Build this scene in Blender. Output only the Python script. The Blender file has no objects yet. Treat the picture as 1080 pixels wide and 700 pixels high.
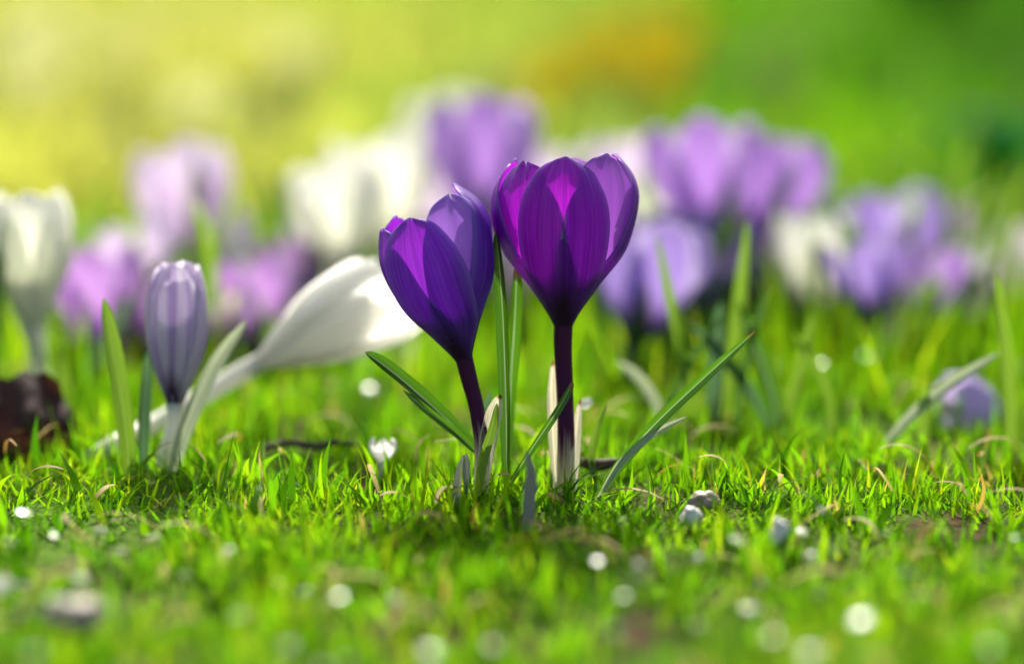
import bpy, math, random
import numpy as np
from mathutils import Vector, Matrix, noise as mnoise

S = bpy.context.scene
COL = S.collection
random.seed(7)
rng = np.random.default_rng(11)
R = math.radians

# ------------------------------------------------------------------ camera
CAM_H = 0.178
PITCH = math.atan(540 / 3000)
cam = bpy.data.cameras.new('camera')
cam.lens = 100
cam.sensor_width = 36
cam.clip_start = 0.01
cam.clip_end = 500
cam.dof.use_dof = True
cam.dof.focus_distance = 0.744
cam.dof.aperture_fstop = 3.1
cam.dof.aperture_blades = 0
co = bpy.data.objects.new('camera', cam)
COL.objects.link(co)
co.location = (0, 0, CAM_H)
co.rotation_euler = (math.pi / 2 - PITCH, 0, 0)
S.camera = co

# ------------------------------------------------------------------ light
SUN_EL, SUN_AZ = R(46), R(0)          # behind the flowers, a little to the left
w = bpy.data.worlds.new('World')
S.world = w
w.use_nodes = True
nt = w.node_tree
sky = nt.nodes.new('ShaderNodeTexSky')
sky.sky_type = 'NISHITA'
sky.sun_disc = False
sky.sun_elevation = SUN_EL
sky.sun_rotation = SUN_AZ
sky.dust_density = 6.0
sky.ozone_density = 0.3
nt.links.new(sky.outputs[0], nt.nodes['Background'].inputs[0])
nt.nodes['Background'].inputs[1].default_value = 0.15
sl = bpy.data.lights.new('sun', 'SUN')
sl.energy = 5.0
sl.angle = R(0.5)
sl.color = (1.0, 0.95, 0.86)
so = bpy.data.objects.new('sun', sl)
COL.objects.link(so)
so.location = (-1, 3, 4)
sdir = Vector((math.sin(SUN_AZ) * math.cos(SUN_EL), math.cos(SUN_AZ) * math.cos(SUN_EL), math.sin(SUN_EL)))
so.rotation_euler = sdir.to_track_quat('Z', 'Y').to_euler()

S.view_settings.view_transform = 'Standard'
S.view_settings.look = 'None'
S.view_settings.gamma = 1
S.view_settings.use_curve_mapping = False
S.view_settings.exposure = 0.62
S.render.engine = 'CYCLES'
S.cycles.use_denoising = True
S.cycles.max_bounces = 8
S.cycles.diffuse_bounces = 4
S.cycles.glossy_bounces = 3
S.cycles.transmission_bounces = 6
S.cycles.transparent_max_bounces = 6
S.cycles.sample_clamp_indirect = 8

# ------------------------------------------------------------------ helpers
F = Vector((0, math.cos(PITCH), -math.sin(PITCH)))
U = Vector((0, math.sin(PITCH), math.cos(PITCH)))
C0 = Vector((0, 0, CAM_H))


def at(px, py, d):
    """point at distance d along the lens axis"""
    return C0 + d * (F + Vector(((px - 540) / 3000, 0, 0)) - U * ((py - 350) / 3000))


def gh(x, y):
    """height of the lawn"""
    return (0.004 * mnoise.noise((x * 9, y * 9, 1.3)) + 0.0025 * mnoise.noise((x * 27, y * 27, 7.7)))


def gh_np(X, Y):
    return np.array([gh(a, b) for a, b in zip(X, Y)])


def tag(o, label=None, cat=None, group=None, kind=None):
    if label: o['label'] = label
    if cat: o['category'] = cat
    if group: o['group'] = group
    if kind: o['kind'] = kind
    return o


def empty(name, loc):
    o = bpy.data.objects.new(name, None)
    o.empty_display_size = 0.01
    o.location = loc
    COL.objects.link(o)
    return o


class MB:
    """collects sheets and tubes; verts are world, made local to the parent on build"""
    def __init__(self):
        self.v, self.f, self.uv = [], [], []

    def grid(self, rows, uvs, closed=False):
        b = len(self.v)
        n = len(rows[0])
        for r_ in rows: self.v.extend(r_)
        for r_ in uvs: self.uv.extend(r_)
        for i in range(len(rows) - 1):
            for j in range(n - (0 if closed else 1)):
                k = (j + 1) % n
                self.f.append((b + i * n + j, b + i * n + k, b + (i + 1) * n + k, b + (i + 1) * n + j))

    def build(self, name, mat, parent=None, origin=None, subsurf=0):
        o0 = parent.matrix_basis.translation if parent else (origin or Vector((0, 0, 0)))
        if parent and parent.parent:
            o0 = o0 + parent.parent.matrix_basis.translation
        me = bpy.data.meshes.new(name)
        me.from_pydata([tuple(Vector(p) - o0) for p in self.v], [], self.f)
        uvl = me.uv_layers.new(name='UVMap')
        idx = np.empty(len(me.loops), dtype=np.int32)
        me.loops.foreach_get('vertex_index', idx)
        uvl.data.foreach_set('uv', np.array(self.uv, dtype=np.float32)[idx].ravel())
        me.polygons.foreach_set('use_smooth', [True] * len(me.polygons))
        me.materials.append(mat)
        o = bpy.data.objects.new(name, me)
        COL.objects.link(o)
        if parent: o.parent = parent
        else: o.location = o0
        if subsurf:
            m = o.modifiers.new('smooth', 'SUBSURF')
            m.levels = m.render_levels = subsurf
        return o


def lerp_tab(tab, t):
    return float(np.interp(t, [a for a, _ in tab], [b for _, b in tab]))


def smooth_tab(tab, t):
    """Catmull-Rom through a table"""
    xs = [a for a, _ in tab]; ys = [b for _, b in tab]
    t = min(max(t, xs[0]), xs[-1])
    i = 0
    while i < len(xs) - 2 and t > xs[i + 1]: i += 1
    h = xs[i + 1] - xs[i]
    s = (t - xs[i]) / h
    def m(k):
        a, b = max(k - 1, 0), min(k + 1, len(xs) - 1)
        return (ys[b] - ys[a]) / (xs[b] - xs[a])
    s2, s3 = s * s, s ** 3
    return ((2 * s3 - 3 * s2 + 1) * ys[i] + (s3 - 2 * s2 + s) * h * m(i) + (-2 * s3 + 3 * s2) * ys[i + 1] + (s3 - s2) * h * m(i + 1))


def spline(pts, n):
    P = [Vector(p) for p in pts]
    P = [P[0] * 2 - P[1]] + P + [P[-1] * 2 - P[-2]]
    out = []
    segs = len(P) - 3
    for k in range(n + 1):
        t = k / n * segs
        i = min(int(t), segs - 1)
        s = t - i
        a, b, c, d = P[i:i + 4]
        out.append(0.5 * ((2 * b) + (c - a) * s + (2 * a - 5 * b + 4 * c - d) * s * s + (3 * b - a - 3 * c + d) * s ** 3))
    return out


# ------------------------------------------------------------------ materials
class NT:
    def __init__(self, name):
        self.m = bpy.data.materials.new(name)
        self.m.use_nodes = True
        self.t = self.m.node_tree
        self.t.nodes.clear()
        self.out = self.t.nodes.new('ShaderNodeOutputMaterial')

    def n(self, typ, **kw):
        nd = self.t.nodes.new(typ)
        for k, v in kw.items():
            if k.startswith('i_'):
                key = k[2:]
                key = int(key) if key.isdigit() else key.replace('_', ' ')
                self.set(nd, key, v)
            else:
                setattr(nd, k, v)
        return nd

    def set(self, nd, key, v):
        if hasattr(v, 'is_output') or isinstance(v, bpy.types.NodeSocket):
            self.t.links.new(v, nd.inputs[key])
        else:
            nd.inputs[key].default_value = v

    def math(self, op, a, b=0.0, c=None, clamp=False):
        nd = self.n('ShaderNodeMath', operation=op, use_clamp=clamp)
        self.set(nd, 0, a); self.set(nd, 1, b)
        if c is not None: self.set(nd, 2, c)
        return nd.outputs[0]

    def mix(self, fac, a, b, blend='MIX'):
        nd = self.n('ShaderNodeMix', data_type='RGBA', blend_type=blend)
        self.set(nd, 0, fac); self.set(nd, 6, c4(a)); self.set(nd, 7, c4(b))
        return nd.outputs[2]

    def ramp(self, fac, stops, interp='LINEAR'):
        nd = self.n('ShaderNodeValToRGB')
        cr = nd.color_ramp
        cr.interpolation = interp
        while len(cr.elements) < len(stops): cr.elements.new(0.5)
        for e, (p, c) in zip(cr.elements, stops):
            e.position = p; e.color = c4(c)
        self.t.links.new(fac, nd.inputs[0])
        return nd.outputs[0]

    def rng(self, v, a, b, c, d):
        nd = self.n('ShaderNodeMapRange')
        self.set(nd, 0, v)
        for i, x in enumerate((a, b, c, d)): nd.inputs[i + 1].default_value = x
        return nd.outputs[0]

    def noise(self, vec, scale, detail=3, rough=0.5):
        nd = self.n('ShaderNodeTexNoise')
        if vec is not None: self.t.links.new(vec, nd.inputs['Vector'])
        nd.inputs['Scale'].default_value = scale
        nd.inputs['Detail'].default_value = detail
        nd.inputs['Roughness'].default_value = rough
        return nd.outputs['Fac']

    def mapping(self, vec, scale):
        nd = self.n('ShaderNodeMapping')
        self.t.links.new(vec, nd.inputs['Vector'])
        nd.inputs['Scale'].default_value = scale
        return nd.outputs[0]

    def sheet(self, refl, trans, fac=0.5, rough=0.45, spec=0.4, normal=None):
        """thin leaf or petal: reflects one colour, lets another through"""
        p = self.n('ShaderNodeBsdfPrincipled')
        self.set(p, 'Base Color', c4(refl)); self.set(p, 'Roughness', rough)
        p.inputs['Specular IOR Level'].default_value = spec
        tr = self.n('ShaderNodeBsdfTranslucent')
        self.set(tr, 'Color', c4(trans))
        if normal is not None:
            self.t.links.new(normal, p.inputs['Normal'])
        mx = self.n('ShaderNodeMixShader')
        mx.inputs[0].default_value = fac
        self.t.links.new(p.outputs[0], mx.inputs[1]); self.t.links.new(tr.outputs[0], mx.inputs[2])
        self.t.links.new(mx.outputs[0], self.out.inputs[0])
        return self.m


def c4(c):
    if isinstance(c, (tuple, list)) and len(c) == 3: return (*c, 1.0)
    return c


def petal_mat(name, refl, trans, rim, base, base_len=0.22, vein=0.5, vein_col=None, fac=0.5, stripe=0.0, mid=0.0, rimw=0.14, rima=0.5):
    """UV: x across 0..1, y along 0..1"""
    g = NT(name)
    uv = g.n('ShaderNodeUVMap', uv_map='UVMap').outputs[0]
    sep = g.n('ShaderNodeSeparateXYZ')
    g.t.links.new(uv, sep.inputs[0])
    ax = g.math('ABSOLUTE', g.math('MULTIPLY_ADD', sep.outputs[0], 2.0, -1.0))
    al = sep.outputs[1]
    oi = g.n('ShaderNodeObjectInfo')
    shift = g.n('ShaderNodeCombineXYZ')
    g.t.links.new(g.math('MULTIPLY', oi.outputs['Random'], 13.0), shift.inputs[0])
    va = g.n('ShaderNodeVectorMath', operation='ADD')
    g.t.links.new(uv, va.inputs[0]); g.t.links.new(shift.outputs[0], va.inputs[1])
    streak = g.noise(g.mapping(va.outputs[0], (34, 1.3, 1)), 1.0, 5, 0.7)
    coarse = g.noise(g.mapping(va.outputs[0], (9, 0.7, 1)), 1.0, 2, 0.5)
    fleck = g.noise(g.mapping(va.outputs[0], (60, 60, 1)), 1.0, 2, 0.6)
    vc = vein_col or tuple(x * 0.45 for x in refl)
    sfac = g.math('MULTIPLY', g.rng(streak, 0.38, 0.60, 0.0, 1.0), vein)
    cr = g.mix(sfac, refl, vc)
    tvc = tuple(x * 0.6 for x in trans) if not vein_col else tuple(0.62 * a + .38 * b for a, b in zip(vein_col, trans))
    ct = g.mix(sfac, trans, tvc)
    bandf = g.math('MULTIPLY', g.rng(coarse, 0.45, 0.68, 0.0, 1.0), 0.13)
    cr = g.mix(bandf, cr, rim)
    if stripe:
        sf = g.math('MULTIPLY', g.rng(coarse, 0.52, 0.58, 0.0, 1.0), stripe)
        cr = g.mix(sf, cr, vc); ct = g.mix(sf, ct, tvc)
    # lighter rim
    rf = g.math('MULTIPLY', g.rng(g.math('MAXIMUM', ax, g.rng(al, 0.9, 1.0, 0.5, 1.0)), 1 - rimw, 1.0, 0.0, 1.0), rima)
    cr = g.mix(rf, cr, rim)
    ct = g.mix(g.math('MULTIPLY', rf, 0.5), ct, rim)
    # fine mid vein
    if mid:
        mf = g.math('MULTIPLY', g.rng(ax, 0.0, 0.06, 1.0, 0.0), mid)
        cr = g.mix(mf, cr, vc); ct = g.mix(mf, ct, tvc)
    # dark flame at the foot of the petal
    d = g.math('ADD', g.math('ADD', al, g.math('MULTIPLY', ax, 0.22)), g.math('MULTIPLY_ADD', streak, 0.24, -0.12))
    bf = g.rng(d, base_len * 0.62, base_len * 1.25, 1.0, 0.0)
    cr = g.mix(bf, cr, base); ct = g.mix(bf, ct, base)
    cr = g.mix(g.rng(fleck, 0.3, 0.8, 0.0, 0.25), cr, vc)
    speck = g.math('MULTIPLY', g.rng(fleck, 0.73, 0.77, 0.0, 1.0), 0.6)
    cr = g.mix(speck, cr, (.62, .55, .58))
    bump = g.n('ShaderNodeBump')
    bump.inputs['Strength'].default_value = 0.5
    bump.inputs['Distance'].default_value = 0.0006
    g.t.links.new(streak, bump.inputs['Height'])
    return g.sheet(cr, ct, fac, 0.36, 0.4, bump.outputs[0])


P = {
    'violet': petal_mat('violet_petal', (.23, .026, .60), (.46, .008, .56), (.46, .24, .78), (.05, .006, .042), 0.30, 0.8, (.08, .006, .22), mid=.6),
    'violet_inner': petal_mat('violet_inner_petal', (.26, .13, .50), (.32, .07, .50), (.56, .42, .78), (.03, .004, .032), 0.30, 0.45, (.20, .08, .42), mid=.4),
    'indigo': petal_mat('blue_violet_petal', (.21, .07, .60), (.34, .016, .58), (.52, .38, .86), (.05, .007, .045), 0.28, 0.8, (.08, .015, .28), mid=.8),
    'indigo_inner': petal_mat('blue_violet_inner_petal', (.27, .16, .60), (.36, .14, .62), (.68, .58, .88), (.03, .005, .035), 0.28, 0.4, (.24, .14, .50), mid=.4),
    'lilac': petal_mat('lilac_petal', (.42, .28, .62), (.40, .22, .58), (.84, .80, .88), (.12, .04, .14), 0.26, 0.7, (.22, .09, .42), rimw=.42, rima=.95),
    'pale': petal_mat('pale_lilac_petal', (.78, .70, .82), (.80, .68, .84), (.88, .84, .90), (.34, .16, .36), 0.24, 0.5, (.50, .34, .64), rimw=.35, rima=.7),  # pale lilac, brightened further to imitate lens glare over the left flowers
    'purple': petal_mat('purple_petal', (.46, .28, .62), (.52, .28, .64), (.74, .64, .82), (.12, .03, .16), 0.24, 0.5, (.24, .08, .42), rimw=.3, rima=.6),
    'mauve': petal_mat('blue_mauve_petal', (.36, .28, .62), (.38, .26, .62), (.80, .76, .88), (.02, .005, .03), 0.40, 0.7, (.14, .08, .40), rimw=.4, rima=.9),
    'white': petal_mat('white_petal', (.86, .86, .80), (.84, .86, .72), (.86, .86, .84), (.50, .54, .30), 0.14, 0.3, (.66, .66, .58)),
    'bright_white': petal_mat('bright_white_petal', (.86, .86, .84), (.86, .86, .80), (.88, .88, .87), (.80, .82, .68), 0.10, 0.25, (.76, .76, .74), fac=.68),
    'stripe': petal_mat('striped_petal', (.90, .87, .91), (.95, .91, .96), (.91, .89, .91), (.09, .02, .10), 0.26, 0.4, (.46, .30, .62), stripe=.9, mid=.4, fac=.55),
    'lavender': petal_mat('lavender_petal', (.60, .54, .80), (.64, .50, .82), (.78, .74, .88), (.40, .34, .56), 0.1, 0.5, (.36, .24, .62)),
    'cream': petal_mat('cream_glare_petal', (.70, .70, .40), (.60, .62, .26), (.7, .7, .42), (.4, .45, .15), 0.12, 0.25, (.5, .5, .2)),  # cream tone carries the pale lens glare at the upper left
    'yellow': petal_mat('yellow_petal', (.46, .37, .02), (.38, .33, .006), (.45, .36, .03), (.4, .25, .02), 0.12, 0.3, (.42, .20, .01)),
}


def tube_mat(name, top, foot, fade0, fade1, trans_gain=1.2):
    g = NT(name)
    uv = g.n('ShaderNodeUVMap', uv_map='UVMap').outputs[0]
    sep = g.n('ShaderNodeSeparateXYZ')
    g.t.links.new(uv, sep.inputs[0])
    st = g.noise(g.mapping(uv, (22, 1.5, 1)), 1.0, 3, 0.6)
    d = g.math('ADD', sep.outputs[1], g.math('MULTIPLY_ADD', st, 0.5, -0.25))
    c = g.mix(g.rng(d, fade0, fade1, 0.0, 1.0), foot, top)
    return g.sheet(c, c, 0.4, 0.4, 0.25)


T = {
    'violet': tube_mat('violet_tube', (.085, .008, .062), (.80, .78, .56), 0.08, 0.30),
    'indigo': tube_mat('indigo_tube', (.085, .008, .062), (.80, .78, .56), 0.14, 0.38),
    'white': tube_mat('white_tube', (.80, .80, .72), (.74, .78, .58), 0.2, 0.6),
    'lilac': tube_mat('lilac_tube', (.30, .16, .34), (.66, .72, .48), 0.3, 0.9),
    'yellow': tube_mat('yellow_tube', (.6, .4, .05), (.6, .6, .2), 0.3, 0.9),
}


def leaf_mat(name, refl, trans, rib, rib_amt=0.75, fac=0.45, brown=0.0, rough=0.38, spec=0.5):
    g = NT(name)
    uv = g.n('ShaderNodeUVMap', uv_map='UVMap').outputs[0]
    sep = g.n('ShaderNodeSeparateXYZ')
    g.t.links.new(uv, sep.inputs[0])
    ax = g.math('ABSOLUTE', g.math('MULTIPLY_ADD', sep.outputs[0], 2.0, -1.0))
    st = g.noise(g.mapping(uv, (30, 2.0, 1)), 1.0, 3, 0.6)
    blot = g.noise(g.mapping(uv, (3, 14, 1)), 1.0, 4, 0.65)
    k = g.rng(st, 0.35, 0.65, 0.0, 1.0)
    cr = g.mix(k, tuple(x * 0.45 for x in refl), refl)
    ct = g.mix(k, tuple(x * 0.4 for x in trans), trans)
    sp = g.rng(blot, 0.66, 0.72, 0.0, 0.75)
    cr = g.mix(sp, cr, (.05, .03, .012)); ct = g.mix(sp, ct, (.06, .035, .01))
    rf = g.math('MULTIPLY', g.rng(ax, 0.035, 0.085, 1.0, 0.0), rib_amt)
    cr = g.mix(rf, cr, rib); ct = g.mix(rf, ct, rib)
    if brown:
        bt = g.rng(g.math('ADD', sep.outputs[1], g.math('MULTIPLY_ADD', blot, 0.15, -0.07)), 1 - brown, 1 - brown * 0.6, 0.0, 1.0)
        cr = g.mix(bt, cr, (.16, .09, .03)); ct = g.mix(bt, ct, (.22, .11, .03))
    return g.sheet(cr, ct, fac, rough, spec)


LEAF = {
    'dark': leaf_mat('crocus_leaf_green', (.026, .085, .008), (.10, .29, .010), (.50, .60, .38), brown=.035),
    'tip': leaf_mat('crocus_leaf_brown_tip', (.026, .085, .008), (.10, .29, .010), (.50, .60, .38), brown=.22),
    'plain': leaf_mat('crocus_leaf_plain', (.07, .17, .02), (.32, .58, .03), (.30, .5, .16), rib_amt=.35),
    'blue': leaf_mat('crocus_leaf_bluish', (.07, .14, .075), (.11, .26, .08), (.4, .5, .36), rib_amt=.5),
    'pale': leaf_mat('crocus_leaf_pale', (.50, .58, .42), (.50, .60, .34), (.8, .82, .72), rib_amt=.4),
    'deep': leaf_mat('deep_green_leaf', (.012, .11, .022), (.02, .26, .035), (.05, .2, .06), rib_amt=.3, rough=.6, spec=.1),
}
SPATHE = leaf_mat('papery_sheath', (.80, .78, .62), (.88, .84, .58), (.84, .84, .72), rib_amt=.3, fac=.62, brown=.06, rough=.5)
SHOOT = leaf_mat('grey_shoot', (.34, .36, .34), (.34, .38, .28), (.5, .52, .5), rib_amt=.4, fac=.25)

# ------------------------------------------------------------------ builders
R_TAB = [(0, .032), (.05, .050), (.11, .080), (.27, .184), (.44, .318), (.60, .382), (.75, .408), (.88, .400), (1, .362)]
C_TAB = [(0, .070), (.05, .085), (.11, .120), (.27, .185), (.44, .218), (.60, .225), (.75, .205), (.88, .150), (1, .060)]
O_TAB = [(0, .075), (.05, .085), (.11, .122), (.27, .240), (.44, .350), (.60, .460), (.75, .560), (.88, .640), (1, .700)]
W_TAB = [(0, .038), (.08, .072), (.16, .122), (.27, .215), (.44, .262), (.62, .276), (.76, .252), (.87, .200), (.94, .150), (.972, .108), (.99, .066), (1, .024)]


def petal(mb_parent, mat, throat, frame, L, phi, opening=0.0, width=1.0, length=1.0, shift=0.0, seed=0, tipcurl=0.0, edge=0.0, nu=22, nv=12, wid=1.0, tip_split=0.0):
    """one petal as a curved sheet. opening <0 closes towards a bud, >0 opens to a star"""
    X, Y, Z = frame
    rs = random.Random(seed)
    a1, a2, a3 = rs.uniform(0, 6), rs.uniform(0, 6), rs.uniform(0, 6)
    rows, uvs = [], []
    sp, cp = math.sin(phi), math.cos(phi)
    rad = X * sp - Y * cp
    tan = X * cp + Y * sp
    for i in range(nu + 1):
        u = i / nu
        u = 1 - (1 - u) ** 1.5
        r0 = smooth_tab(R_TAB, u)
        r1 = smooth_tab(C_TAB if opening < 0 else O_TAB, u)
        r = (r0 + (r1 - r0) * abs(opening)) * wid
        r += shift * min(u / 0.25, 1.0)
        r -= tipcurl * max(0, (u - 0.72) / 0.28) ** 2
        wv = smooth_tab(W_TAB, u) * width
        rho = max(r, 0.042) * (1.02 if opening <= 0 else 1.0 + 0.15 * opening)
        hz = u * length
        row, uvr = [], []
        for j in range(nv + 1):
            v = -1 + 2 * j / nv
            s = v * wv
            # scalloped outline near the tip
            th = s / rho
            th = max(-1.45, min(1.45, th))
            er = edge * (abs(v) ** 3) * math.sin(math.pi * min(u * 1.05, 1))
            wob = 0.006 * math.sin(9 * u + a1 + 2 * v) * min(u * 2, 1) + 0.007 * math.sin(5 * v + a2 + 3 * u) * min(u * 2, 1)
            crease = -0.012 * math.exp(-(v / 0.14) ** 2) * min(u * 2.5, 1) * (1 - u ** 4)
            ridge = .0032 * math.sin(13 * v + a1) * min(u * 2, 1) * (1 - u ** 6) + .0018 * math.sin(29 * v + a3 + 2 * u) * min(u * 2, 1) * (1 - u ** 6)
            rr = rho * math.cos(th) - rho + r + er + wob + crease + ridge
            tt = rho * math.sin(th)
            dz = -0.016 * abs(v) ** 2 * u + 0.008 * math.sin(4 * v + a3) * u ** 5 * (1 - u) * 4
            if tip_split and u > 0.9: dz -= tip_split * math.exp(-((v - 0.2) / 0.22) ** 2) * (u - 0.9) / 0.1
            row.append(throat + (rad * rr + tan * tt + Z * (hz + dz)) * L)
            uvr.append((0.5 + v / 2, u))
        rows.append(row); uvs.append(uvr)
    mb = MB()
    mb.grid(rows, uvs)
    o = mb.build('petal', mat, mb_parent, subsurf=1)
    if nu > 20:
        sm = o.modifiers.new('edge', 'SOLIDIFY')       # a real edge for the light to catch
        sm.thickness = 0.00032
        sm.use_rim_only = True
        sm.offset = 0
    return o


def tube(name, mat, parent, pts, radii, n=18, sides=14, origin=None):
    c = spline(pts, n)
    rows, uvs = [], []
    side = None
    for i, p in enumerate(c):
        t = (c[min(i + 1, n)] - c[max(i - 1, 0)]).normalized()
        if side is None: side = t.orthogonal().normalized()
        side = (side - t * side.dot(t)).normalized()
        b = t.cross(side)
        u = i / n
        rr = lerp_tab(radii, u)
        rows.append([p + (side * math.cos(2 * math.pi * k / sides) + b * math.sin(2 * math.pi * k / sides)) * rr for k in range(sides)])
        uvs.append([(k / sides, u) for k in range(sides)])
    mb = MB()
    mb.grid(rows, uvs, closed=True)
    return mb.build(name, mat, parent, origin=origin)


LW = [(0, .55), (.15, .8), (.4, 1), (.7, .92), (.88, .62), (.96, .32), (1, .03)]


def leaf(mat, parent, pts, width, face=None, channel=0.35, n=26, name='leaf', tab=LW, nv=8, twist=0.0, origin=None):
    """long channelled blade along a spline; face = direction its inner side looks"""
    c = spline(pts, n)
    face = Vector(face or (0.1, -1, 0.35))
    rows, uvs = [], []
    for i, p in enumerate(c):
        t = (c[min(i + 1, n)] - c[max(i - 1, 0)]).normalized()
        u = i / n
        f = face - t * face.dot(t)
        f.normalize()
        s = t.cross(f).normalized()
        if twist:
            a = twist * u
            s, f = s * math.cos(a) + f * math.sin(a), f * math.cos(a) - s * math.sin(a)
        hw = width / 2 * lerp_tab(tab, u)
        row, uvr = [], []
        for j in range(nv + 1):
            v = -1 + 2 * j / nv
            row.append(p + s * (v * hw) + f * (channel * hw * (v * v - 0.3 - 0.35 * math.exp(-(v / 0.16) ** 2))))
            uvr.append((0.5 + v / 2, u))
        rows.append(row); uvs.append(uvr)
    mb = MB()
    mb.grid(rows, uvs)
    return mb.build(name, mat, parent, origin=origin)


def cup_frame(axis):
    Z = axis.normalized()
    X = Vector((1, 0, 0)); X = (X - Z * X.dot(Z))
    if X.length < 0.3:
        X = Vector((0, 0, -1)); X = X - Z * X.dot(Z)
    X.normalize()
    return X, Z.cross(X), Z


def crocus(label, kind, d, base_px, throat_px, tip_px, petals, tube_kind, tilt=0.0, wid=1.0, r_tube=0.0022, group=None, base_dy=0.0, mids=(), cat='crocus', hidden_tube=False, name='crocus', low=False):
    """base_px gives only the column of the foot on the lawn; throat and tip give the cup"""
    throat = at(*throat_px, d)
    tip = at(*tip_px, d)
    axis = (tip - throat)
    L = axis.length
    axis = (axis + F * (tilt * L)).normalized()
    by = throat.y + base_dy
    bx = (base_px - 540) / 3000 * (d)
    base = Vector((bx, by, gh(bx, by) - 0.004))
    root = empty(name, base)
    tag(root, label, cat, group)
    fr = cup_frame(axis)
    for k, pr in enumerate(petals):
        pr = dict(pr)
        phi = R(pr.pop('phi'))
        m = pr.pop('mat', P[kind])
        petal(root, m, throat, fr, L, phi, seed=hash(label) % 1000 + k if False else (len(label) * 31 + k * 7 + int(throat_px[0])), wid=pr.pop('wid', wid), nu=14 if low else 28, nv=8 if low else 22, **pr)
    if not hidden_tube:
        pts = [base] + [at(m[0], m[1], m[2] if len(m) > 2 else d) for m in mids] + [throat - axis * L * 0.10, throat + axis * L * 0.07]
        tube('flower_tube', T[tube_kind], root, pts, [(0, r_tube * 1.15), (.45, r_tube), (.68, r_tube * 1.05), (.80, max(r_tube * 1.12, L * .040)), (.90, max(r_tube * 1.15, L * .047)), (1, L * 0.053)])
    return root, throat, axis, L


def six(o=0, op=0.0, inner_len=.95, **kw):
    """outer three and inner three petals"""
    rs = random.Random(int(o * 10) + int(op * 100) + 5)
    out = []
    for k in range(3):
        out.append(dict(phi=o + 120 * k + rs.uniform(-7, 7), opening=op + rs.uniform(-.08, .08), shift=.014, length=rs.uniform(.97, 1.02), **kw))
    for k in range(3):
        out.append(dict(phi=o + 60 + 120 * k + rs.uniform(-7, 7), opening=op + rs.uniform(-.08, .06), shift=-.012, length=inner_len * rs.uniform(.96, 1.02), width=.92, **kw))
    return out


# ------------------------------------------------------------------ ground
def ground():
    def axis(n, far):
        t = np.linspace(-1, 1, n)
        return np.sign(t) * (np.sinh(np.abs(t) * 6.5) / np.sinh(6.5)) * far
    xs = axis(161, 90.0)
    ys = axis(161, 90.0) + 0.9
    v = [(x, y, gh(x, y) if abs(x) < 3 and abs(y) < 6 else 0.0) for y in ys for x in xs]
    n = len(xs)
    f = [(j * n + i, j * n + i + 1, (j + 1) * n + i + 1, (j + 1) * n + i) for j in range(n - 1) for i in range(n - 1)]
    me = bpy.data.meshes.new('ground')
    me.from_pydata(v, [], f)
    me.polygons.foreach_set('use_smooth', [True] * len(me.polygons))
    g = NT('soil_and_moss')
    tc = g.n('ShaderNodeTexCoord').outputs['Object']
    a = g.noise(tc, 14, 5, 0.6)
    b = g.noise(tc, 260, 4, 0.65)
    c = g.noise(tc, 1.7, 4, 0.55)
    soil = g.mix(g.rng(b, .3, .7, 0, 1), (.022, .014, .007), (.085, .055, .028))
    moss = g.mix(g.rng(b, .3, .7, 0, 1), (.035, .085, .008), (.10, .19, .015))
    near = g.mix(g.rng(a, .42, .58, 0, 1), soil, moss)
    far = g.mix(g.rng(c, .35, .65, 0, 1), (.045, .12, .004), (.10, .18, .006))
    gm = g.n('ShaderNodeNewGeometry')
    ln = g.n('ShaderNodeVectorMath', operation='LENGTH')
    g.t.links.new(gm.outputs['Position'], ln.inputs[0])
    col = g.mix(g.rng(ln.outputs['Value'], 2.0, 6.0, 0, 1), near, far)
    bp = g.n('ShaderNodeBump'); bp.inputs['Strength'].default_value = .8; bp.inputs['Distance'].default_value = .002
    g.t.links.new(b, bp.inputs['Height'])
    p = g.n('ShaderNodeBsdfPrincipled', i_Roughness=.9, i_Specular_IOR_Level=.05)
    g.t.links.new(col, p.inputs['Base Color']); g.t.links.new(bp.outputs[0], p.inputs['Normal'])
    g.t.links.new(p.outputs[0], g.out.inputs[0])
    me.materials.append(g.m)
    o = bpy.data.objects.new('ground', me)
    COL.objects.link(o)
    tag(o, 'mossy brown soil under the lawn', 'ground', kind='structure')


ground()


# ------------------------------------------------------------------ grass
def grass_mat():
    g = NT('grass_blades')
    at_ = g.n('ShaderNodeAttribute', attribute_name='tint')
    sep = g.n('ShaderNodeSeparateXYZ')
    g.t.links.new(at_.outputs['Vector'], sep.inputs[0])
    rnd, al, veil = sep.outputs[0], sep.outputs[1], sep.outputs[2]
    refl = g.ramp(rnd, [(0, (.012, .050, .004)), (.3, (.055, .140, .004)), (.75, (.095, .190, .005)), (.93, (.15, .22, .008)), (.955, (.34, .25, .06)), (1, (.42, .33, .12))])
    trans = g.ramp(rnd, [(0, (.04, .17, .003)), (.3, (.15, .42, .004)), (.75, (.26, .52, .004)), (.93, (.46, .60, .01)), (.955, (.50, .36, .05)), (1, (.55, .42, .14))])
    # tips fresher, feet paler brown
    foot = g.rng(al, 0, .3, 1, 0)
    refl = g.mix(g.math('MULTIPLY', foot, .5), refl, (.10, .10, .035))
    trans = g.mix(g.math('MULTIPLY', foot, .5), trans, (.16, .17, .03))
    # lens glare put into the blade colour: paler, yellower where patch is high
    refl = g.mix(veil, refl, (.26, .26, .06))
    trans = g.mix(veil, trans, (.62, .58, .12))
    return g.sheet(refl, trans, .58, .5, .04)


GRASS = grass_mat()


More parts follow.
